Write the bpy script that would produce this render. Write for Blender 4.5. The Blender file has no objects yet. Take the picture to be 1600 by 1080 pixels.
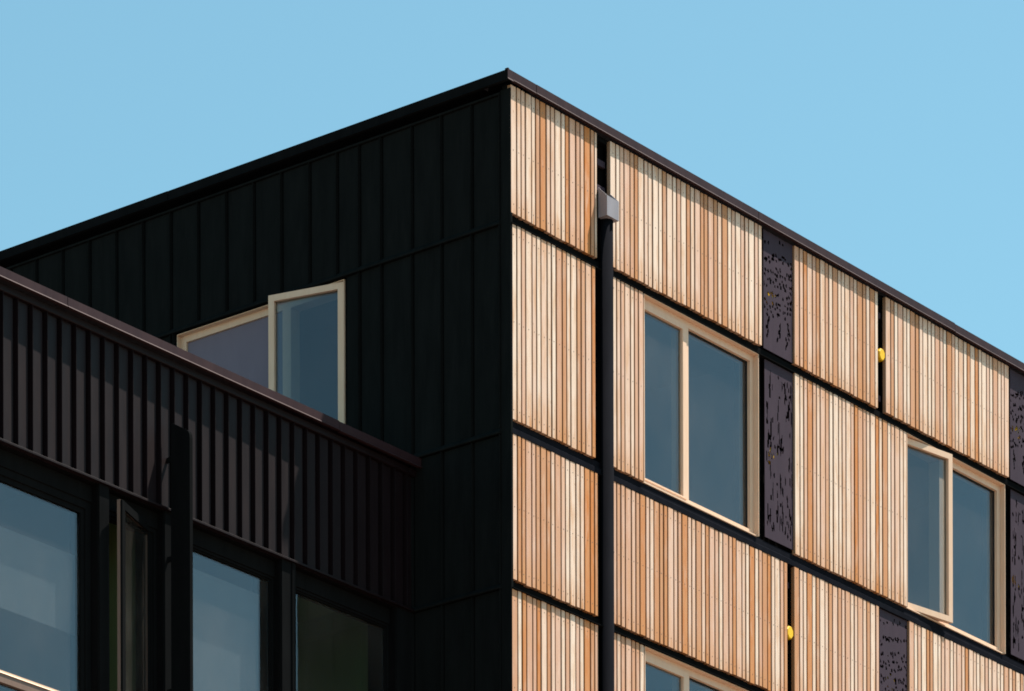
import bpy, bmesh, math, random
from mathutils import Matrix, Vector

# ------------------------------------------------------------------ camera, sky, sun, exposure
sc = bpy.context.scene
COL = sc.collection
YAW = math.radians(38.2333)
FW = Vector((math.cos(YAW), math.sin(YAW), 0)); RT = Vector((math.sin(YAW), -math.cos(YAW), 0)); UP = Vector((0, 0, 1))
cam = bpy.data.cameras.new('camera'); camo = bpy.data.objects.new('camera', cam); COL.objects.link(camo)
cam.sensor_width = 36.0; cam.lens = 165.88
cam.shift_x = -0.00456; cam.shift_y = 1.81475
cam.clip_start = 0.5; cam.clip_end = 9000
ROLL = 0.00251
cr = (RT - ROLL * UP).normalized(); cu = (UP + ROLL * RT).normalized()
mw = Matrix((cr, cu, -FW)).transposed().to_4x4(); mw.translation = Vector((-29.3033, -23.0948, 1.6))
camo.matrix_world = mw
sc.camera = camo

SUN = Vector((1.54, -1.03, 3.80)).normalized()          # towards the sun
EL = math.asin(SUN.z); AZ = math.atan2(SUN.x, SUN.y)
world = bpy.data.worlds.new('World'); sc.world = world; world.use_nodes = True
wn = world.node_tree.nodes; wl = world.node_tree.links
bg = wn['Background']
sky = wn.new('ShaderNodeTexSky'); sky.sky_type = 'NISHITA'; sky.sun_disc = False
sky.sun_elevation = EL; sky.sun_rotation = AZ
sky.altitude = 20; sky.air_density = 1.0; sky.dust_density = 0.6; sky.ozone_density = 0.3
tint = wn.new('ShaderNodeMix'); tint.data_type = 'RGBA'; tint.blend_type = 'MULTIPLY'; tint.inputs[0].default_value = 1.0
tint.inputs[7].default_value = (0.985, 1.37, 1.16, 1)               # the photograph's colour balance, the same over the whole sky
wl.new(sky.outputs[0], tint.inputs[6]); wl.new(tint.outputs[2], bg.inputs[0]); bg.inputs[1].default_value = 0.0640
sun = bpy.data.lights.new('sun', 'SUN'); suno = bpy.data.objects.new('sun', sun); COL.objects.link(suno)
sun.energy = 5.0; sun.angle = math.radians(0.53); sun.color = (1.0, 0.90, 0.795)
suno.rotation_euler = (-SUN).to_track_quat('-Z', 'Y').to_euler()
sc.view_settings.view_transform = 'Standard'; sc.view_settings.look = 'None'
sc.view_settings.exposure = 1.23; sc.view_settings.gamma = 1.0; sc.view_settings.use_curve_mapping = False
sc.render.engine = 'CYCLES'
sc.cycles.use_denoising = True
sc.cycles.max_bounces = 10; sc.cycles.transparent_max_bounces = 24
sc.cycles.sample_clamp_indirect = 6.0
sc.cycles.filter_width = 1.75

# ------------------------------------------------------------------ materials
def nodes_of(name):
    m = bpy.data.materials.new(name); m.use_nodes = True
    nt = m.node_tree
    return m, nt, nt.nodes['Principled BSDF']

def noise(nt, scale, detail=4, rough=0.55, vec=None):
    n = nt.nodes.new('ShaderNodeTexNoise'); n.inputs['Scale'].default_value = scale
    n.inputs['Detail'].default_value = detail; n.inputs['Roughness'].default_value = rough
    if vec is not None: nt.links.new(vec, n.inputs['Vector'])
    return n

def mapped(nt, sx, sy, sz):
    g = nt.nodes.new('ShaderNodeNewGeometry'); mp = nt.nodes.new('ShaderNodeMapping')
    mp.inputs['Scale'].default_value = (sx, sy, sz)
    nt.links.new(g.outputs['Position'], mp.inputs['Vector'])
    return mp.outputs['Vector']

def rng(nt, src, a, b, lo, hi):
    r = nt.nodes.new('ShaderNodeMapRange'); nt.links.new(src, r.inputs[0])
    for i, v in zip((1, 2, 3, 4), (a, b, lo, hi)): r.inputs[i].default_value = v
    return r.outputs[0]

def mixc(nt, fac, a, b, mode='MIX'):
    m = nt.nodes.new('ShaderNodeMix'); m.data_type = 'RGBA'; m.blend_type = mode
    for s, v in ((m.inputs[0], fac), (m.inputs[6], a), (m.inputs[7], b)):
        if hasattr(v, 'links'): nt.links.new(v, s)
        elif isinstance(v, tuple): s.default_value = (*v, 1) if len(v) == 3 else v
        else: s.default_value = v
    return m.outputs[2]

def bump(nt, bsdf, h, strength, dist):
    b = nt.nodes.new('ShaderNodeBump'); b.inputs['Strength'].default_value = strength; b.inputs['Distance'].default_value = dist
    nt.links.new(h, b.inputs['Height']); nt.links.new(b.outputs[0], bsdf.inputs['Normal'])

def coated(name, col, rough=0.5, spec=0.25, var=0.25, dust=None, wave=0.0):
    """powder coated metal or plastic: slight blotches, vertical dust streaks, faint waviness"""
    m, nt, b = nodes_of(name)
    n1 = noise(nt, 1.0, 4, 0.6, mapped(nt, 9, 9, 2.0))
    n2 = noise(nt, 1.0, 3, 0.6, mapped(nt, 55, 55, 3.0))
    f = rng(nt, n1.outputs['Fac'], 0.3, 0.7, 0, 1)
    c = mixc(nt, f, tuple(x * (1 - var) for x in col), tuple(x * (1 + var) for x in col))
    if dust:
        c = mixc(nt, rng(nt, n2.outputs['Fac'], 0.52, 0.78, 0, 0.55), c, dust)
    nt.links.new(c, b.inputs['Base Color'])
    nt.links.new(rng(nt, n1.outputs['Fac'], 0.2, 0.8, rough - 0.07, rough + 0.09), b.inputs['Roughness'])
    b.inputs['Specular IOR Level'].default_value = spec
    if not spec: b.inputs['IOR'].default_value = 1.0                  # fully matte coating
    if wave:
        n3 = noise(nt, 1.0, 2, 0.5, mapped(nt, 6, 6, 1.2)); bump(nt, b, n3.outputs['Fac'], wave, 0.02)
    return m

M = {}
M['black'] = coated('black_standing_seam', (0.0085, 0.0098, 0.0100), 0.70, 0, 0.16, (0.014, 0.0145, 0.0145), 0.05)
M['wingblack'] = coated('charcoal_ribbed_metal', (0.0090, 0.0050, 0.0062), 0.50, 0.10, 0.14, (0.0125, 0.0085, 0.0098), 0.10)
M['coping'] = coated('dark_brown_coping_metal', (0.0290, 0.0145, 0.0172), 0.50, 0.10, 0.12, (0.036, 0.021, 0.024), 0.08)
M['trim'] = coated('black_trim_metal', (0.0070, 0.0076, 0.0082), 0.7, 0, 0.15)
M['ledge'] = coated('black_ledge_metal', (0.0095, 0.0105, 0.0145), 0.65, 0, 0.15)
M['membrane'] = coated('black_membrane', (0.0055, 0.0055, 0.006), 0.85, 0, 0.2)
M['perf'] = coated('violet_grey_perforated_metal', (0.046, 0.034, 0.047), 0.58, 0.04, 0.10, (0.054, 0.043, 0.054))
M['pipe'] = coated('black_pipe_coating', (0.0080, 0.0084, 0.0105), 0.75, 0, 0.15)
M['zinc'] = coated('grey_hopper_metal', (0.20, 0.195, 0.225), 0.55, 0.3, 0.14, (0.25, 0.23, 0.22))
M['yellow'] = coated('yellow_plastic', (0.74, 0.45, 0.010), 0.5, 0.3, 0.06)
M['room'] = coated('room_plaster', (0.22, 0.21, 0.20), 0.9, 0.1, 0.05)
M['greenroom'] = coated('olive_green_room_paint', (0.30, 0.36, 0.17), 0.9, 0.1, 0.05)
M['blind'] = coated('grey_blind_fabric', (0.42, 0.36, 0.37), 0.9, 0.05, 0.04)
M['mauveblind'] = coated('mauve_grey_blind_fabric', (0.165, 0.145, 0.185), 0.9, 0.05, 0.04)
M['roof'] = coated('grey_roof_membrane', (0.12, 0.12, 0.12), 0.9, 0.1, 0.2)
M['gasket'] = coated('black_rubber_gasket', (0.010, 0.012, 0.012), 0.6, 0.2, 0.1)
M['steel'] = coated('dull_steel', (0.12, 0.10, 0.08), 0.5, 0.3, 0.1)

def frame_timber(name, base, dark):
    m, nt, b = nodes_of(name)
    n = noise(nt, 1.0, 5, 0.6, mapped(nt, 30, 30, 6)); n2 = noise(nt, 1.0, 4, 0.6, mapped(nt, 140, 140, 9))
    c = mixc(nt, rng(nt, n.outputs['Fac'], 0.35, 0.7, 0, 1), base, dark)
    c = mixc(nt, rng(nt, n2.outputs['Fac'], 0.3, 0.7, 0, 0.35), c, tuple(x * 0.82 for x in base))
    nt.links.new(c, b.inputs['Base Color']); b.inputs['Roughness'].default_value = 0.5
    b.inputs['Specular IOR Level'].default_value = 0.3
    return m
M['frame'] = frame_timber('pale_timber_frame', (0.69, 0.490, 0.355), (0.65, 0.44, 0.30))
M['frame_brown'] = frame_timber('brown_timber_frame', (0.17, 0.11, 0.085), (0.14, 0.09, 0.07))

def timber():
    m, nt, b = nodes_of('weathered_timber_slat')
    L = nt.links
    def at(n):
        a = nt.nodes.new('ShaderNodeAttribute'); a.attribute_name = n; return a.outputs['Fac']
    tone, seed, vpos = at('tone'), at('seed'), at('vpos')
    cr_ = nt.nodes.new('ShaderNodeValToRGB'); e = cr_.color_ramp.elements
    stops = [(0.0, (0.750, 0.630, 0.530)), (0.25, (0.705, 0.545, 0.445)), (0.45, (0.630, 0.425, 0.335)),
             (0.62, (0.550, 0.318, 0.225)), (0.76, (0.470, 0.225, 0.118)), (0.88, (0.460, 0.174, 0.055)), (1.0, (0.500, 0.150, 0.014))]
    e[0].position, e[0].color = stops[0][0], (*stops[0][1], 1); e[1].position, e[1].color = stops[-1][0], (*stops[-1][1], 1)
    for p, c in stops[1:-1]:
        x = e.new(p); x.color = (*c, 1)
    L.new(tone, cr_.inputs[0])
    def shifted(sx, sy, sz):
        v = mapped(nt, sx, sy, sz)
        s = nt.nodes.new('ShaderNodeMath'); s.operation = 'MULTIPLY'; s.inputs[1].default_value = 91.7; L.new(seed, s.inputs[0])
        a = nt.nodes.new('ShaderNodeVectorMath'); a.operation = 'ADD'; L.new(v, a.inputs[0])
        cx = nt.nodes.new('ShaderNodeCombineXYZ')
        for i in range(3): L.new(s.outputs[0], cx.inputs[i])
        L.new(cx.outputs[0], a.inputs[1]); return a.outputs[0]
    fine = noise(nt, 1.0, 5, 0.65, shifted(150, 150, 5.0))
    blot = noise(nt, 1.0, 4, 0.6, shifted(16, 16, 2.6))
    c = mixc(nt, rng(nt, fine.outputs['Fac'], 0.30, 0.70, 0, 0.48), cr_.outputs[0], (0.40, 0.26, 0.165))
    c = mixc(nt, rng(nt, blot.outputs['Fac'], 0.48, 0.76, 0, 0.75), c, (0.50, 0.265, 0.125))       # tannin blotches
    c = mixc(nt, rng(nt, blot.outputs['Fac'], 0.46, 0.22, 0, 0.45), c, (0.68, 0.565, 0.465))       # bleached patches
    knots = noise(nt, 1.0, 2, 0.5, shifted(40, 40, 22))
    c = mixc(nt, rng(nt, knots.outputs['Fac'], 0.70, 0.78, 0, 0.55), c, (0.24, 0.13, 0.07))
    foot = nt.nodes.new('ShaderNodeMath'); foot.operation = 'MULTIPLY'
    tp = nt.nodes.new('ShaderNodeMath'); tp.operation = 'MAXIMUM'
    L.new(rng(nt, vpos, 0.0, 0.20, 1, 0), tp.inputs[0]); L.new(rng(nt, vpos, 0.90, 1.0, 0, 0.55), tp.inputs[1])
    L.new(tp.outputs[0], foot.inputs[0]); L.new(rng(nt, fine.outputs['Fac'], 0.33, 0.66, 0.0, 0.95), foot.inputs[1])
    c = mixc(nt, foot.outputs[0], c, (0.44, 0.195, 0.065))                                          # stain gathered at the foot
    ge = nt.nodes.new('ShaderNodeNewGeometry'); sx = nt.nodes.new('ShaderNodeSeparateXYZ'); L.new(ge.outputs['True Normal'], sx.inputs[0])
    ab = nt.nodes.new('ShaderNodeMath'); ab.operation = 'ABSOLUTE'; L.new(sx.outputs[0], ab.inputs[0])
    c = mixc(nt, rng(nt, ab.outputs[0], 0.8, 0.95, 0, 0.70), c, (0.23, 0.120, 0.055))            # side faces coloured darker, painting in the shade of the gaps between slats
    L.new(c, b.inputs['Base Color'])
    b.inputs['Roughness'].default_value = 0.72; b.inputs['Specular IOR Level'].default_value = 0.2
    bump(nt, b, fine.outputs['Fac'], 0.35, 0.003)
    return m
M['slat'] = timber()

def glass(name, tint, r0):
    m = bpy.data.materials.new(name); m.use_nodes = True; nt = m.node_tree; nt.nodes.clear(); L = nt.links
    out = nt.nodes.new('ShaderNodeOutputMaterial'); mx = nt.nodes.new('ShaderNodeMixShader')
    tr = nt.nodes.new('ShaderNodeBsdfTransparent'); tr.inputs[0].default_value = (*tint, 1)
    gl = nt.nodes.new('ShaderNodeBsdfGlossy'); gl.inputs['Roughness'].default_value = 0.015; gl.inputs['Color'].default_value = (0.86, 0.86, 0.93, 1)
    g = nt.nodes.new('ShaderNodeNewGeometry'); d = nt.nodes.new('ShaderNodeVectorMath'); d.operation = 'DOT_PRODUCT'
    L.new(g.outputs['Normal'], d.inputs[0]); L.new(g.outputs['Incoming'], d.inputs[1])
    def mth(op, a, bb=None):
        n = nt.nodes.new('ShaderNodeMath'); n.operation = op
        for i, v in enumerate((a, bb)):
            if v is None: continue
            if isinstance(v, (int, float)): n.inputs[i].default_value = v
            else: L.new(v, n.inputs[i])
        return n.outputs[0]
    k = mth('POWER', mth('SUBTRACT', 1.0, mth('ABSOLUTE', d.outputs['Value'])), 5.0)
    fac = mth('ADD', mth('MULTIPLY', k, 1 - r0), r0)
    wav = noise(nt, 1.0, 2, 0.4, mapped(nt, 1.3, 1.3, 1.3))
    bp = nt.nodes.new('ShaderNodeBump'); bp.inputs['Strength'].default_value = 0.12; bp.inputs['Distance'].default_value = 0.02
    L.new(wav.outputs['Fac'], bp.inputs['Height']); L.new(bp.outputs[0], gl.inputs['Normal'])
    L.new(fac, mx.inputs[0]); L.new(tr.outputs[0], mx.inputs[1]); L.new(gl.outputs[0], mx.inputs[2])
    du = nt.nodes.new('ShaderNodeBsdfDiffuse'); du.inputs[0].default_value = (0.55, 0.50, 0.46, 1)       # a film of dust, streaked by rain
    dn = noise(nt, 1.0, 5, 0.65, mapped(nt, 5, 5, 3.0)); dn2 = noise(nt, 1.0, 2, 0.5, mapped(nt, 1.1, 1.1, 1.1))
    dm = mth('MULTIPLY', rng(nt, dn.outputs['Fac'], 0.3, 0.75, 0.016, 0.034), rng(nt, dn2.outputs['Fac'], 0.3, 0.7, 0.4, 1.3))
    m2 = nt.nodes.new('ShaderNodeMixShader'); L.new(dm, m2.inputs[0]); L.new(mx.outputs[0], m2.inputs[1]); L.new(du.outputs[0], m2.inputs[2])
    L.new(m2.outputs[0], out.inputs[0])
    return m
M['glass'] = glass('window_glass', (0.60, 0.66, 0.67), 0.080)

def paving():
    m, nt, b = nodes_of('pale_concrete_paving')
    n = noise(nt, 1.0, 6, 0.6, mapped(nt, 0.4, 0.4, 0.4))
    nt.links.new(mixc(nt, n.outputs['Fac'], (0.130, 0.092, 0.068), (0.175, 0.125, 0.094)), b.inputs['Base Color'])
    b.inputs['Roughness'].default_value = 0.9
    return m
M['paving'] = paving()

# ------------------------------------------------------------------ helpers
P = 1.007                                                # the low wing's front stands this far behind the timber front
MR = lambda u, w, z: (u, -w, z)                          # timber front: u along the wall, w outwards
ML = lambda u, w, z: (-w, u, z)                          # shaded side wall
MWG = lambda u, w, z: (u, P - w, z)                      # front of the low wing

class MB:
    def __init__(s): s.v = []; s.f = []
    def add(s, vs, fs):
        o = len(s.v); s.v += [tuple(x) for x in vs]; s.f += [tuple(i + o for i in f) for f in fs]; return s
    def box(s, mp, u0, u1, w0, w1, z0, z1):
        vs = [mp(u, w, z) for z in (z0, z1) for w in (w0, w1) for u in (u0, u1)]
        return s.add(vs, [(0, 1, 3, 2), (4, 6, 7, 5), (0, 4, 5, 1), (2, 3, 7, 6), (0, 2, 6, 4), (1, 5, 7, 3)])
    def prism_u(s, mp, prof, u0, u1):                    # profile of (w, z) swept along the wall
        n = len(prof)
        vs = [mp(u0, w, z) for w, z in prof] + [mp(u1, w, z) for w, z in prof]
        return s.add(vs, [tuple(range(n)), tuple(range(2 * n - 1, n - 1, -1))] + [(i, (i + 1) % n, n + (i + 1) % n, n + i) for i in range(n)])
    def prism_z(s, mp, prof, z0, z1):                    # profile of (u, w) swept upwards
        n = len(prof)
        vs = [mp(u, w, z0) for u, w in prof] + [mp(u, w, z1) for u, w in prof]
        return s.add(vs, [tuple(range(n)), tuple(range(2 * n - 1, n - 1, -1))] + [(i, (i + 1) % n, n + (i + 1) % n, n + i) for i in range(n)])
    def plate(s, mp, us, zs, solid, w0, w1):             # wall or sheet of a grid of cells, open where solid() is false
        nu, nz = len(us) - 1, len(zs) - 1
        g = [[solid(i, j) for j in range(nz)] for i in range(nu)]
        ids = {}
        def vid(i, j, k):
            key = (i, j, k)
            if key not in ids:
                ids[key] = len(s.v); s.v.append(tuple(mp(us[i], (w0, w1)[k], zs[j])))
            return ids[key]
        for i in range(nu):
            for j in range(nz):
                if not g[i][j]: continue
                for k in (0, 1): s.f.append((vid(i, j, k), vid(i + 1, j, k), vid(i + 1, j + 1, k), vid(i, j + 1, k)))
                for di, dj, a, b in ((-1, 0, (i, j), (i, j + 1)), (1, 0, (i + 1, j), (i + 1, j + 1)), (0, -1, (i, j), (i + 1, j)), (0, 1, (i, j + 1), (i + 1, j + 1))):
                    x, y = i + di, j + dj
                    if not (0 <= x < nu and 0 <= y < nz) or not g[x][y]:
                        s.f.append((vid(*a, 0), vid(*b, 0), vid(*b, 1), vid(*a, 1)))
        return s
    def build(s, name, mat, parent=None, attrs=None, smooth=False):
        lo = [min(v[i] for v in s.v) for i in range(3)]; hi = [max(v[i] for v in s.v) for i in range(3)]
        c = Vector([(a + b) / 2 for a, b in zip(lo, hi)])
        me = bpy.data.meshes.new(name); me.from_pydata([Vector(v) - c for v in s.v], [], s.f)
        bm = bmesh.new(); bm.from_mesh(me); bmesh.ops.recalc_face_normals(bm, faces=bm.faces[:]); bm.to_mesh(me); bm.free()
        if smooth:
            for p in me.polygons: p.use_smooth = True
        if attrs:
            for k, vals in attrs.items():
                a = me.attributes.new(k, 'FLOAT', 'POINT'); a.data.foreach_set('value', vals)
        me.materials.append(mat)
        o = bpy.data.objects.new(name, me); COL.objects.link(o)
        base = Vector((0, 0, 0)); q = parent
        while q is not None: base += q.location; q = q.parent
        o.location = c - base; o.parent = parent
        return o

def empty(name, loc, label, cat):
    o = bpy.data.objects.new(name, None); COL.objects.link(o); o.location = loc; o.empty_display_size = 0.5
    o['label'] = label; o['category'] = cat
    return o

def wall_with_openings(mp, u0, u1, z0, z1, openings, w0, w1):
    us = sorted({u0, u1, *[x for o in openings for x in o[:2]]}); zs = sorted({z0, z1, *[x for o in openings for x in o[2:]]})
    def solid(i, j):
        cu_, cz_ = (us[i] + us[i + 1]) / 2, (zs[j] + zs[j + 1]) / 2
        return not any(a < cu_ < b and c < cz_ < d for a, b, c, d in openings)
    return MB().plate(mp, us, zs, solid, w0, w1)

def room(mp, u0, u1, z0, z1, w0, depth, parent, mat=None):
    m = MB(); t = 0.05
    m.box(mp, u0 - t, u1 + t, w0 - depth - t, w0 - depth, z0 - t, z1 + t)
    m.box(mp, u0 - t, u0, w0 - depth, w0, z0 - t, z1 + t); m.box(mp, u1, u1 + t, w0 - depth, w0, z0 - t, z1 + t)
    m.box(mp, u0, u1, w0 - depth, w0, z0 - t, z0); m.box(mp, u0, u1, w0 - depth, w0, z1, z1 + t)
    return m.build('room', mat or M['room'], parent)

def ring(m, mp, u0, u1, z0, z1, w0, w1, t, tb=None):     # four mitre-less members, rails between the stiles
    tb = tb or t
    m.box(mp, u0, u0 + t, w0, w1, z0, z1); m.box(mp, u1 - t, u1, w0, w1, z0, z1)
    m.box(mp, u0 + t, u1 - t, w0, w1, z0, z0 + tb); m.box(mp, u0 + t, u1 - t, w0, w1, z1 - t, z1)

def swung(mp, uh, wh, d, ang):                           # map for a sash hinged at (uh, wh), reaching in direction d
    c, s = math.cos(ang), math.sin(ang)
    return lambda q, w, z: mp(uh + d * q * c - d * w * s, wh + q * s + w * c, z)

# ------------------------------------------------------------------ ground
g = MB().add([(-3000, -3000, 0), (3000, -3000, 0), (3000, 3000, 0), (-3000, 3000, 0)], [(0, 1, 2, 3)]).build('ground', M['paving'])
g['kind'] = 'structure'

# ------------------------------------------------------------------ the corner block
block = empty('apartment_building', (0, 0, 0), 'tall corner block with pale timber slats in the sun and black metal in shade', 'building')
XE, YE = 10.6, 8.2
A0, A1, B0, B1, C0, C1, D0, D1 = 18.36, 17.348, 17.266, 15.723, 15.604, 14.454, 14.375, 12.83
WIN_R = [(1.764, 3.392, B1, B0), (5.660, 7.276, B1, B0), (1.764, 3.392, D1, D0)]
WIN_L = [(1.734, 3.568, B1, 17.262)]
wall_with_openings(MR, 0.02, XE, 0.0, 18.34, WIN_R, -0.26, -0.09).build('wall', M['membrane'], block)
wall_with_openings(ML, 0.262, YE, 0.0, 18.34, WIN_L, -0.26, -0.021).build('wall', M['membrane'], block)
mb = MB(); I3 = lambda u, w, z: (u, w, z)
mb.box(I3, 0.262, XE, YE - 0.2, YE, 0, 18.34); mb.box(I3, XE - 0.2, XE, 0.262, YE - 0.202, 0, 18.34)
mb.build('wall', M['black'], block)
MB().box(I3, 0.265, XE - 0.205, 0.265, YE - 0.205, 18.05, 18.30).build('roof', M['roof'], block)
for (a, b, c, d) in WIN_R: room(MR, a - 0.6, b + 0.6, c - 0.6, d + 0.25, -0.262, 3.2, block)
room(ML, 1.734 - 0.1, 3.568 + 0.6, B1 - 0.4, 17.5, -0.262, 1.2, block)

# coping: lengths with open joints, a kicked-out drip along the foot
def coping_prof(wf, zt, zb, wb=-0.30):
    return [(wb, zt - 0.012), (wf, zt), (wf, zb + 0.016), (wf + 0.011, zb + 0.003), (wf + 0.009, zb), (wf - 0.02, zb + 0.001), (wf - 0.02, zt - 0.03), (wb, zt - 0.04)]
def coping_run(mp, cuts, wf, zt, zb, mat, parent, jit=0.0025):
    r = random.Random(5)
    for a, b in zip(cuts[:-1], cuts[1:]):
        dz = r.uniform(-jit, jit); dw = r.uniform(-jit, jit)
        MB().prism_u(mp, coping_prof(wf + dw, zt + dz, zb + dz), a + 0.003, b - 0.003).build('roof_coping', mat, parent)
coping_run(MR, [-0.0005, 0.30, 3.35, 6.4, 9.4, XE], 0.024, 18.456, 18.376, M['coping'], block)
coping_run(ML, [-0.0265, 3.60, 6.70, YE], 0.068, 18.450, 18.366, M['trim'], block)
# the folded corner: lit end cap that closes the mitre, with its small upstand
cm = MB().box(I3, -0.0685, -0.001, -0.0275, -0.0238, 18.377, 18.455)
cm.add([(-0.072, -0.036, 18.371), (-0.001, -0.036, 18.371), (-0.001, -0.0275, 18.386), (-0.072, -0.0275, 18.386)], [(0, 1, 2, 3)])
cm.box(I3, -0.062, -0.044, -0.022, 0.008, 18.452, 18.466)
cm.build('coping_corner', M['coping'], block)

# dark belts between the rows of panels
def belt(z0, z1, wf, drip):
    m = MB().prism_u(MR, [(-0.089, z0), (-0.089, z1), (wf, z1), (wf, z0 + 0.014), (drip, z0 + 0.006), (drip, z0), (-0.06, z0)], 0.004, XE)
    return m.build('belt_flashing', M['trim'], block)
belt(B0 + 0.002, A1 - 0.004, -0.034, 0.006)
belt(D0 + 0.002, C1 - 0.004, -0.034, 0.016)
# sill belt: shaded upper strip, then a ledge that catches the sun
mb = MB().prism_u(MR, [(-0.089, C0 + 0.004), (-0.089, B1 - 0.004), (-0.030, B1 - 0.004), (-0.030, C0 + 0.068), (-0.012, C0 + 0.054), (-0.012, C0 + 0.012), (0.002, C0 + 0.006), (0.002, C0 + 0.003)], 0.004, XE)
mb.build('belt_flashing', M['ledge'], block)
MB().prism_u(MR, [(-0.089, D1 - 0.12), (-0.089, D1 - 0.004), (-0.030, D1 - 0.004), (-0.030, D1 - 0.055), (-0.012, D1 - 0.07), (-0.012, D1 - 0.12)], 0.004, XE).build('belt_flashing', M['ledge'], block)
# head strip under the coping
MB().box(MR, 0.004, XE, -0.088, -0.036, 18.335, 18.374).build('belt_flashing', M['trim'], block)

# --- timber panels and their slats
random.seed(11)
def tone_for(row):
    x = random.random()
    if row == 'A': p = (0.44, 0.70, 0.88, 0.96)
    elif row == 'B': p = (0.44, 0.72, 0.91, 0.975)
    else: p = (0.27, 0.48, 0.72, 0.90)
    if x < p[0]: return random.uniform(0.0, 0.22)
    if x < p[1]: return random.uniform(0.25, 0.50)
    if x < p[2]: return random.uniform(0.50, 0.70)
    if x < p[3]: return random.uniform(0.70, 0.86)
    return random.uniform(0.88, 1.0)

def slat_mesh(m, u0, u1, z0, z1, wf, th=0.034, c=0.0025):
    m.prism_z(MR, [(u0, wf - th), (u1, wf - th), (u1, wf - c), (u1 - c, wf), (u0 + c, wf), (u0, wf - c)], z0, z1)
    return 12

screws = MB(); rest = MB(); rest_a = {'tone': [], 'seed': [], 'vpos': []}
count = [0]
def timber_panel(u0, u1, z0, z1, row, seen=True, forced={}):
    pm = MB().box(MR, u0 + 0.004, u1 - 0.004, -0.060, -0.046, z0 + 0.006, z1 - 0.006)
    bz = [z0 + 0.075, (z0 + z1) / 2, z1 - 0.085]
    for z in bz: pm.box(MR, u0 + 0.004, u1 - 0.004, -0.0458, -0.0365, z - 0.022, z + 0.022)
    panel = pm.build('timber_panel', M['membrane'], block)
    u = u0; k = 0; first = True
    while u < u1 - 0.02:
        w = (0.0665 if k % 3 == 0 else 0.0415) + random.uniform(-0.003, 0.003)
        gap = random.uniform(0.0125, 0.0170)
        if u + w > u1 - 0.02: w = u1 - u
        e = min(u + w, u1)
        za, zb_ = z0 + random.uniform(-0.004, 0.004), z1 + random.uniform(-0.003, 0.003)
        wf = random.uniform(-0.002, 0.001)
        t = forced.get(k, tone_for(row)); sd = random.random()
        attr = {'tone': [t] * 12, 'seed': [sd] * 12, 'vpos': [0.0] * 6 + [1.0] * 6}
        if seen and count[0] < 299:
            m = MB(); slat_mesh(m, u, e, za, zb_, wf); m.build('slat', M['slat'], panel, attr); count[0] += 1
        else:
            slat_mesh(rest, u, e, za, zb_, wf)
            for kk in attr: rest_a[kk] += attr[kk]
        if seen:
            for z in bz:
                cu_ = (u + e) / 2 + random.uniform(-0.004, 0.004); cz_ = z + random.uniform(-0.004, 0.004); r = 0.0048
                n = 6
                screws.add([MR(cu_ + r * math.cos(6.283 * i / n), wf + 0.0008, cz_ + r * math.sin(6.283 * i / n)) for i in range(n)] + [MR(cu_, wf + 0.002, cz_)],
                           [(i, (i + 1) % n, n) for i in range(n)])
        u = e + gap; k += 1
    return panel

timber_panel(0.003, 1.128, A1, A0, 'A', forced={11: 0.9, 15: 1.0, 5: 0.72})
timber_panel(1.309, 3.462, A1, A0, 'A', forced={5: 0.84, 20: 0.80})
timber_panel(3.922, 5.226, A1, A0, 'A', forced={9: 0.74, 15: 0.8})
timber_panel(5.322, 7.372, A1, A0, 'A', forced={15: 0.83, 20: 0.86, 22: 0.95, 7: 0.8})
timber_panel(0.003, 1.128, B1, B0, 'B', forced={10: 0.8, 13: 0.74})
timber_panel(1.309, 1.748, B1, B0, 'B')
timber_panel(3.922, 5.648, B1, B0, 'B')
timber_panel(0.003, 1.128, C1, C0, 'C', forced={16: 1.0, 15: 0.96, 1: 0.84, 2: 0.8})
timber_panel(1.309, 3.800, C1, C0, 'C', forced={6: 0.9, 9: 0.82, 11: 0.88, 26: 0.9, 34: 0.97, 33: 0.80})
timber_panel(3.906, 5.228, C1, C0, 'C')
timber_panel(5.686, 7.80, C1, C0, 'C')
timber_panel(0.003, 1.128, D1, D0, 'C')
timber_panel(1.309, 1.748, D1, D0, 'C')
for a, b, c, d in ((7.81, 9.3, A1, A0), (7.81, 9.5, B1, B0), (7.90, 9.6, C1, C0), (3.92, 5.65, D1, D0), (9.70, XE - 0.02, C1, C0), (9.60, XE - 0.02, B1, B0), (9.40, XE - 0.02, A1, A0), (5.75, XE - 0.02, D1, D0)):
    timber_panel(a, b, c, d, 'A', seen=False)
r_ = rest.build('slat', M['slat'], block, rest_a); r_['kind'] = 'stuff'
s_ = screws.build('screw', M['steel'], block); s_['kind'] = 'stuff'

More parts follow.
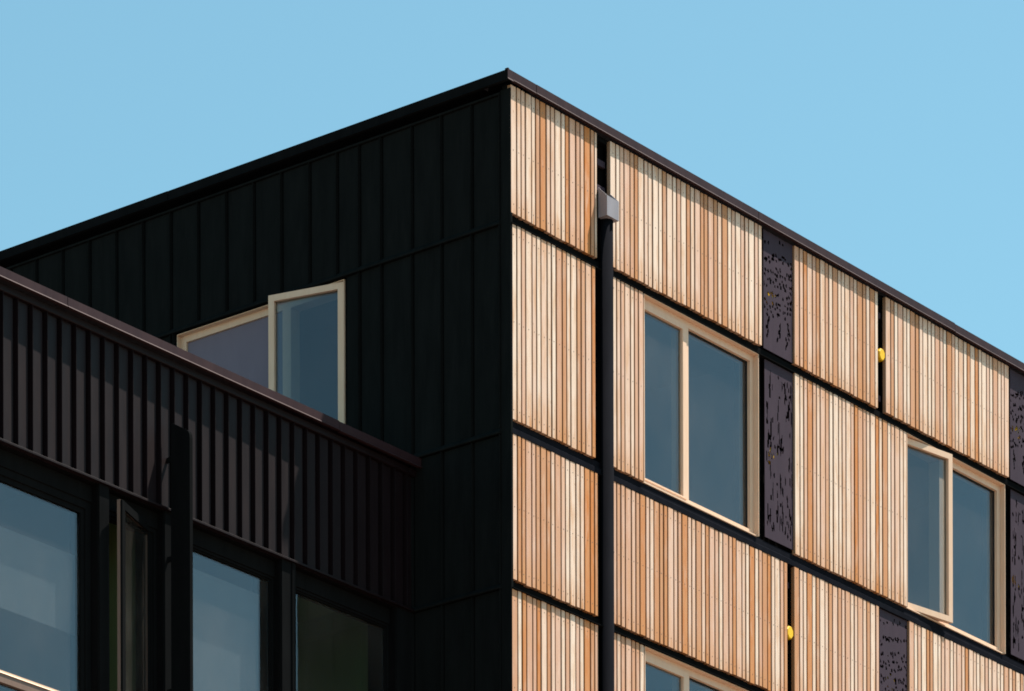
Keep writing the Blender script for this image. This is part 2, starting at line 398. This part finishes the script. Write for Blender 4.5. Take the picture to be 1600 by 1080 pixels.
# --- perforated dark panels: real holes cut through a thin sheet
def perforated(u0, u1, z0, z1, style, sd):
    rr = random.Random(sd); W, H = u1 - u0, z1 - z0
    holes = []                                            # (u, z, half width, half height, tilt)
    if style == 'leaf':
        for v, n, rise, dens in ((0.93, 7, 0.10, 0.45), (0.80, 9, 0.16, 1.0), (0.775, 9, 0.14, 0.7), (0.69, 8, 0.12, 0.9), (0.655, 8, 0.15, 0.8), (0.60, 9, 0.12, 0.9), (0.565, 8, 0.1, 0.8),
                                 (0.50, 8, 0.12, 0.8), (0.465, 8, 0.14, 0.7), (0.405, 8, 0.13, 0.9), (0.37, 8, 0.11, 0.85), (0.32, 7, 0.10, 0.6)):
            n += 3
            for i in range(n):
                if rr.random() > dens: continue
                x = (i + 0.5) / n + rr.uniform(-0.04, 0.04)
                y = v + rise * (0.25 - (x - 0.75) ** 2) * 1.0 + rr.uniform(-0.018, 0.018)
                holes.append((x * W, y * H, rr.uniform(0.010, 0.016), rr.uniform(0.010, 0.019), rr.uniform(-0.7, 0.7)))
        for cx, y0_ in ((0.16, 0.27), (0.55, 0.26), (0.52, 0.2), (0.86, 0.25), (0.8, 0.17), (0.88, 0.3), (0.12, 0.19)):
            for i in range(3): holes.append((cx * W + rr.uniform(-.02, .02), (y0_ - i * 0.035) * H, rr.uniform(0.009, 0.014), rr.uniform(0.015, 0.026), rr.uniform(-0.4, 0.4)))
    else:
        for i in range(92):
            x = rr.choice((0.10, 0.17, 0.22, 0.30, 0.47, 0.55, 0.62, 0.74, 0.82, 0.88, 0.94)) + rr.uniform(-0.03, 0.03)
            y = rr.uniform(0.06, 0.92)
            holes.append((x * W, y * H, rr.uniform(0.005, 0.009), rr.uniform(0.02, 0.075), rr.uniform(-0.08, 0.08)))
        for i in range(34):
            holes.append((rr.uniform(0.08, 0.92) * W, rr.uniform(0.04, 0.96) * H, rr.uniform(0.008, 0.014), rr.uniform(0.012, 0.028), rr.uniform(-0.5, 0.5)))
    nu, nz = 56, int(H / 0.0105)
    us = [u0 + W * i / nu for i in range(nu + 1)]; zs = [z0 + H * j / nz for j in range(nz + 1)]
    open_ = set()
    for hx, hy, a, b, t in holes:
        ct, st = math.cos(t), math.sin(t); rad = max(a, b)
        for i in range(max(1, int((hx - rad) / W * nu)), min(nu - 1, int((hx + rad) / W * nu) + 2)):
            for j in range(max(1, int((hy - rad) / H * nz)), min(nz - 1, int((hy + rad) / H * nz) + 2)):
                dx, dz = (i + .5) / nu * W - hx, (j + .5) / nz * H - hy
                x, y = dx * ct + dz * st, -dx * st + dz * ct
                if (x / a) ** 2 + (y / b) ** 2 < 1: open_.add((i, j))
    m = MB().plate(MR, us, zs, lambda i, j: (i, j) not in open_, -0.022, -0.018)
    return m.build('perforated_panel', M['perf'], block)
perforated(3.484, 3.915, A1 + 0.005, A0, 'leaf', 3)
perforated(3.497, 3.915, B1 + 0.03, B0 - 0.005, 'reed', 4)
perforated(7.386, 7.80, A1 + 0.005, A0, 'leaf', 5)
perforated(7.392, 7.80, B1 + 0.03, B0 - 0.005, 'reed', 6)
perforated(5.238, 5.676, C1 + 0.005, C0, 'leaf', 7)
perforated(3.497, 3.915, D1 + 0.03, D0 - 0.005, 'reed', 8)

# yellow vent cowls standing in the slots, and behind the perforated sheets
def cowl(u, z, r, w0, w1):
    m = MB(); n = 8
    pr = [(u + r * math.cos(6.2832 * (i + .5) / n), z + 1.2 * r * math.sin(6.2832 * (i + .5) / n)) for i in range(n)]
    pf = [(u + .86 * (a - u), z + .86 * (b - z)) for a, b in pr]
    vs = [MR(a, w0, b) for a, b in pr] + [MR(a, w1 - 0.008, b) for a, b in pr] + [MR(a, w1, b) for a, b in pf]
    m.add(vs, [tuple(range(n)), tuple(range(3 * n - 1, 2 * n - 1, -1))] + [(k * n + i, k * n + (i + 1) % n, (k + 1) * n + (i + 1) % n, (k + 1) * n + i) for k in (0, 1) for i in range(n)])
    return m.build('vent_cowl', M['yellow'], block)
cowl(5.277, 17.842, 0.046, -0.075, -0.006)
cowl(3.857, 15.030, 0.048, -0.075, -0.006)
for u, z in ((3.66, 17.86), (3.69, 16.50), (5.48, 15.02), (7.58, 17.85), (7.58, 16.5)): cowl(u, z, 0.065, -0.085, -0.055)
# brackets in the slots
for u0, u1, z in ((1.135, 1.300, 18.17), (1.135, 1.300, 17.96), (5.232, 5.312, 18.20), (5.240, 5.312, 17.47), (3.808, 3.898, 15.45)):
    MB().box(MR, u0, u1, -0.075, -0.050, z - 0.025, z + 0.025).build('bracket', M['perf'], block)

# --- downpipe with hopper head
pm = MB(); n = 28
pm.prism_z(MR, [(1.236 + 0.0535 * math.cos(6.2832 * i / n), 0.014 + 0.0535 * math.sin(6.2832 * i / n)) for i in range(n)], 0.15, 17.70)
pipe = pm.build('downpipe', M['pipe'], block)
for p in pipe.data.polygons: p.use_smooth = len(p.vertices) == 4
h = MB(); t = 0.006
def hop(u0, u1, w0, w1, zb, zback, zfront):
    vs = [MR(u, w, z) for u in (u0, u1) for w, z in ((w0, zb), (w1, zb), (w1, zfront if w1 > w0 else zback), (w0, zback))]
    h.add(vs, [(0, 1, 2, 3), (7, 6, 5, 4), (0, 4, 5, 1), (1, 5, 6, 2), (2, 6, 7, 3), (3, 7, 4, 0)])
hop(1.140, 1.146, 0.003, 0.092, 17.68, 17.925, 17.838); hop(1.293, 1.299, 0.003, 0.092, 17.68, 17.925, 17.838)
h.box(MR, 1.146, 1.293, 0.086, 0.092, 17.68, 17.838); h.box(MR, 1.146, 1.293, 0.003, 0.008, 17.68, 17.90); h.box(MR, 1.146, 1.293, 0.008, 0.086, 17.68, 17.69)
h.build('hopper_head', M['zinc'], pipe)
for z in (16.55, 13.6, 10.7, 7.8): MB().box(MR, 1.225, 1.247, -0.085, -0.038, z, z + 0.03).build('pipe_bracket', M['trim'], pipe)

# --- windows of the timber front
def timber_window(mp, u0, u1, z0, z1, mull, hinge, opened, parent, blind=None):
    """hinge: 'lo' or 'hi' end of u carries the casement; mull = its width share in metres"""
    m = MB(); d = 0.052; ft = 0.062
    m.box(mp, u0, u0 + 0.006, -d, -0.004, z0, z1); m.box(mp, u1 - 0.006, u1, -d, -0.004, z0, z1)      # reveal lining
    m.box(mp, u0 + 0.006, u1 - 0.006, -d, -0.004, z1 - 0.006, z1)
    m.box(mp, u0 + 0.006, u1 - 0.006, -d, -0.020, z0, z0 + 0.010)
    a, b = u0 + 0.0145, u1 - 0.0145
    uc = (u0 + mull) if hinge == 'lo' else (u1 - mull)
    fb = 0.052
    ring(m, mp, u0, u1, z0, z1, -0.165, -d - 0.0005, ft, fb)
    m.box(mp, uc - 0.045, uc + 0.045, -0.165, -d - 0.0005, z0 + fb, z1 - ft)
    win = m.build('window', M['frame'], parent)
    # fixed pane
    fu0, fu1 = ((uc + 0.045, u1 - ft) if hinge == 'lo' else (u0 + ft, uc - 0.045))
    gm = MB(); ring(gm, mp, fu0, fu1, z0 + fb, z1 - ft, -0.104, -0.080, 0.010); gm.build('gasket', M['gasket'], win)
    MB().box(mp, fu0 + 0.002, fu1 - 0.002, -0.098, -0.086, z0 + fb + 0.002, z1 - ft - 0.002).build('pane', M['glass'], win)
    # casement
    if opened: uh, dr, W = u0 + 0.016, 1, opened[1]
    elif hinge == 'lo': uh, dr, W = u0 + 0.018, 1, uc + 0.012 - (u0 + 0.018)
    else: uh, dr, W = u1 - 0.018, -1, (u1 - 0.018) - (uc - 0.012)
    sm = swung(mp, uh, -0.062 if not opened else opened[2], dr, math.radians(opened[0] if opened else 0))
    c = MB(); zb, zt = z0 + (0.046 if not opened else 0.018), z1 - (0.045 if not opened else 0.016)
    st = 0.052 if opened else 0.050; sb = st if opened else 0.014
    ring(c, sm, 0, W, zb, zt, 0.0, 0.022 if opened else 0.014, st, sb); ring(c, sm, 0.004, W - 0.004, zb + 0.004, zt - 0.004, -0.034, -0.0004, 0.046, 0.046 if opened else 0.010)
    c.build('casement', M['frame'], win)
    MB().box(sm, 0.045, W - 0.045, -0.022, -0.010, zb + (0.045 if opened else 0.010), zt - 0.045).build('pane', M['glass'], win)
    if opened:                                            # friction stays of the open sash
        mid = W * 0.45
        for z in (zb + 0.03, zt - 0.03):
            MB().box(sm, mid, mid + 0.16, -0.055, -0.036, z - 0.006, z + 0.006).build('stay', M['steel'], win)
    if blind:
        MB().box(mp, fu0 + 0.003, fu1 - 0.003, -0.074, -0.070, z1 - blind[1], z1 - ft - 0.003).build('blind', blind[0], win)
    return win
timber_window(MR, 1.764, 3.392, B1, B0, 0.640, 'lo', None, block)
timber_window(MR, 5.660, 7.276, B1, B0, 0.640, 'lo', (9.2, 0.648, -0.074), block)
timber_window(MR, 1.764, 3.392, D1, D0, 0.640, 'lo', None, block)
timber_window(ML, 1.734, 3.568, B1, 17.262, 0.66, 'lo', (14.2, 0.685, -0.030), block, blind=(M['mauveblind'], 1.48))
# dark jamb strips beside the windows
for u0, u1, z0, z1 in ((3.394, 3.480, B1, B0), (7.278, 7.376, B1, B0), (3.394, 3.480, D1, D0)):
    MB().box(MR, u0, u1, -0.088, -0.050, z0 + 0.003, z1 - 0.003).build('jamb_trim', M['trim'], block)

# --- shaded side: corner trim, standing-seam sheets, flashings
MB().prism_z(ML, [(0.0005, -0.02), (0.0005, 0.0035), (0.006, 0.0045), (0.099, 0.0045), (0.099, -0.02)], 9.0, 18.335).build('corner_trim', M['black'], block)
seams = [0.103, 0.389, 0.70, 1.005, 1.327, 1.56, 1.795, 2.09, 2.395, 2.696, 3.0, 3.314, 3.623, 3.936, 4.245, 4.556, 4.871, 5.181, 5.49, 5.80, 6.11, 6.42, 6.73, 7.04, 7.35, 7.66, 7.97]
def seam_sheet(mp, u0, u1, z0, z1, rib, par, mat, gv=0.012):
    j = random.uniform(-0.0012, 0.0012)
    prof = [(u0 + 0.001, -0.02), (u0 + 0.001, rib + j), (u0 + 0.003, rib + j + 0.001), (u0 + 0.005, rib + j), (u0 + 0.006, 0.002), ((u0 + u1) / 2, random.uniform(-0.0008, 0.0018)), (u1 - gv - 0.004, 0.0), (u1 - gv, -0.016), (u1 - 0.001, -0.016), (u1 - 0.001, -0.02)]
    return MB().prism_z(mp, prof, z0, z1).build('cladding_sheet', mat, par)
def side_row(z0, z1, lo, hi):
    xs = [s for s in seams if lo < s < hi]
    xs = ([lo] if not xs or xs[0] - lo > 0.03 else []) + xs + ([hi] if not xs or hi - xs[-1] > 0.03 else [])
    for a, b in zip(xs[:-1], xs[1:]): seam_sheet(ML, a, b, z0, z1, 0.024, block, M['black'])
side_row(17.312, 18.300, 0.102, YE)
side_row(15.662, 17.270, 0.102, 1.715)
side_row(15.662, 17.270, 3.590, YE)
side_row(14.430, 15.612, 0.102, P + 0.05)
side_row(12.2, 14.385, 0.102, P + 0.05)
side_row(9.0, 12.15, 0.102, P + 0.05)
def side_flash(z, lo, hi, wf=0.030, hgt=0.034):
    MB().prism_u(ML, [(-0.02, z - 0.006), (wf - 0.006, z - 0.012), (wf, z - 0.010), (wf, z + 0.004), (0.006, z + hgt), (-0.02, z + hgt)], lo, hi).build('side_flashing', M['black'], block)
side_flash(17.282, 0.1005, YE); side_flash(15.628, 0.1005, YE); side_flash(14.400, 0.1005, P + 0.05); side_flash(12.17, 0.1005, P + 0.05)
side_flash(18.312, 0.1005, YE, 0.022, 0.016)

# ------------------------------------------------------------------ the low wing
wing = empty('annex_building', (-4.0, P, 0), 'lower black ribbed metal wing with dark framed windows beside the taller timber block', 'building')
WT, LIP, WXL = 15.477, 14.400, -8.0
OPEN = [(-6.20, -3.674, 12.0, LIP - 0.015), (-3.566, -2.955, 12.0, LIP - 0.015), (-2.70, -1.613, 12.0, LIP - 0.015), (-1.446, -0.215, 12.0, LIP - 0.015)]
wall_with_openings(MWG, WXL, -0.0025, 0.0, 15.50, OPEN, -0.30, -0.021).build('wall', M['membrane'], wing)
mb = MB(); mb.box(I3, WXL, WXL + 0.2, P + 0.302, 8.0, 0, 15.5); mb.box(I3, WXL + 0.202, -0.03, 7.8, 8.0, 0, 15.5)
mb.build('wall', M['wingblack'], wing)
MB().box(I3, WXL + 0.205, -0.03, P + 0.305, 7.795, 15.15, 15.42).build('roof', M['roof'], wing)
for k, (a, b, c, d) in enumerate(OPEN):
    room(MWG, a - 0.02, b + 0.02, c - 0.3, d + 0.1, -0.302, 2.6 if k < 3 else 0.9, wing, M['room'] if k in (0, 2) else M['greenroom'])
coping_run(MWG, [WXL, -7.0, -4.10, -1.02, -0.001], 0.090, 15.612, 15.534, M['coping'], wing)
MB().prism_u(MWG, [(-0.02, 15.479), (0.030, 15.479), (0.034, 15.484), (0.034, 15.530), (0.0, 15.532), (-0.02, 15.532)], WXL, -0.001).build('head_flashing', M['wingblack'], wing)
u = -4.558 - 22 * 0.15333
while u < -0.02:
    if u > WXL: seam_sheet(MWG, u, min(u + 0.15333, -0.003), LIP + 0.012, WT, 0.028, wing, M['wingblack'], 0.020)
    u += 0.15333
# lip under the ribbed band, soffit of the window strip
MB().prism_u(MWG, [(-0.02, LIP + 0.010), (0.029, LIP + 0.006), (0.030, LIP + 0.004), (0.030, LIP - 0.010), (-0.02, LIP - 0.010)], WXL, -0.003).build('foot_flashing', M['wingblack'], wing)
# posts and piers between the windows
MB().box(MWG, -3.672, -3.568, -0.0205, 0.004, 12.0, LIP - 0.012).build('window_post', M['trim'], wing)
MB().box(MWG, -2.952, -2.703, -0.0205, 0.002, 12.0, LIP - 0.012).build('window_post', M['trim'], wing)
MB().box(MWG, -1.611, -1.448, -0.0205, 0.004, 12.0, LIP - 0.012).build('window_post', M['trim'], wing)
MB().box(MWG, -1.500, -1.470, 0.0045, 0.014, 12.0, LIP - 0.012).build('cover_strip', M['trim'], wing)
MB().box(MWG, -0.213, -0.027, -0.0205, 0.002, 12.0, LIP - 0.012).build('window_post', M['trim'], wing)
mb = MB(); mb.box(MWG, WXL, -6.205, -0.0205, 0.0, 12.0, LIP - 0.012); mb.box(MWG, WXL, -0.027, -0.0205, 0.0, 9.0, 11.995)
mb.build('plinth_panel', M['wingblack'], wing)

def metal_window(u0, u1, z0, z1, transom=None, blind=None, pane=True, e=0.05):
    m = MB(); hd = 0.125                                  # deep head cover above the glass
    m.box(MWG, u0 + 0.002, u1 - 0.002, -0.15, -0.070, z1 - hd, z1 - 0.002)
    ring(m, MWG, u0 + 0.002, u1 - 0.002, z0 + 0.002, z1 - hd - 0.001, -0.16, -0.082, e * 0.6)
    ring(m, MWG, u0 + 0.0025 + e * 0.6, u1 - 0.0025 - e * 0.6, z0 + 0.0025 + e * 0.6, z1 - hd - 0.0015 - e * 0.6, -0.155, -0.096, e * 0.4)
    w = m.build('window', M['trim'], wing); e = e + 0.003; zt = z1 - hd - e
    if transom:
        MB().box(MWG, u0 + e, u1 - e, -0.15, -0.085, transom[0], transom[1]).build('transom', M['frame_brown'], w)
        MB().prism_u(MWG, [(-0.12, transom[1] + 0.0005), (-0.085, transom[1] + 0.0005), (-0.078, transom[1] - 0.010), (-0.084, transom[1] - 0.010), (-0.0845, transom[1] + 0.012), (-0.12, transom[1] + 0.020)], u0 + e, u1 - e).build('transom_bead', M['frame'], w)
        spans = ((z0 + e, transom[0] - 0.001), (transom[1] + 0.021, zt))
    else: spans = ((z0 + e, zt),)
    if pane:
        for a, b in spans: MB().box(MWG, u0 + e + 0.001, u1 - e - 0.001, -0.122, -0.112, a + 0.001, b - 0.001).build('pane', M['glass'], w)
    if blind:
        bb = MB(); bb.box(MWG, u0 + 0.06, u1 - 0.06, -0.187, -0.184, blind[0], blind[1])
        for z in blind: bb.box(MWG, u0 + 0.06, u1 - 0.06, -0.192, -0.1815, z - 0.012, z + 0.012)
        bb.build('blind', M['blind'], w)
    return w
ZB, ZT = 12.0, LIP - 0.016
metal_window(*OPEN[0][:2], ZB, ZT, transom=(12.69, 12.765), blind=(13.29, 13.86), e=0.095)
w2 = metal_window(*OPEN[1][:2], ZB, ZT, pane=False)
metal_window(*OPEN[2][:2], ZB, ZT, blind=(12.2, 14.12), e=0.03)
metal_window(*OPEN[3][:2], ZB, ZT, e=0.03)
# open casement of the narrow light, timber inside and metal outside
sm = swung(MWG, -2.985, -0.120, -1, math.radians(21)); W = 0.60
c = MB(); ring(c, sm, 0, W, 12.06, 14.285, -0.026, -0.001, 0.05); c.build('casement', M['frame_brown'], w2)
c = MB(); ring(c, sm, 0.003, W - 0.003, 12.063, 14.282, 0.0, 0.016, 0.058); c.build('casement_cladding', M['trim'], w2)
MB().box(sm, 0.045, W - 0.045, -0.022, -0.010, 12.105, 14.24).build('pane', M['glass'], w2)
MB().box(sm, W * 0.42, W * 0.42 + 0.14, -0.060, -0.042, 14.225, 14.245).build('stay', M['steel'], w2)
# upright fin beside the narrow window
fm = MB(); uf = -2.925; th = 0.016
prof = [(0.052, 11.0), (0.245, 11.0), (0.245, 14.885), (0.242, 14.912), (0.232, 14.935), (0.215, 14.950), (0.052, 15.045)]
vs = [MWG(uf - th, w, z) for w, z in prof] + [MWG(uf + th, w, z) for w, z in prof]; n = len(prof)
fm.add(vs, [tuple(range(n)), tuple(range(2 * n - 1, n - 1, -1))] + [(i, (i + 1) % n, n + (i + 1) % n, n + i) for i in range(n)])
fin = fm.build('privacy_fin', M['trim'], wing)
for z in (14.75, 14.0, 13.0, 12.0): MB().box(MWG, uf - 0.006, uf + 0.006, -0.02, 0.0515, z, z + 0.04).build('fin_bracket', M['trim'], fin)
print('slats', count[0])
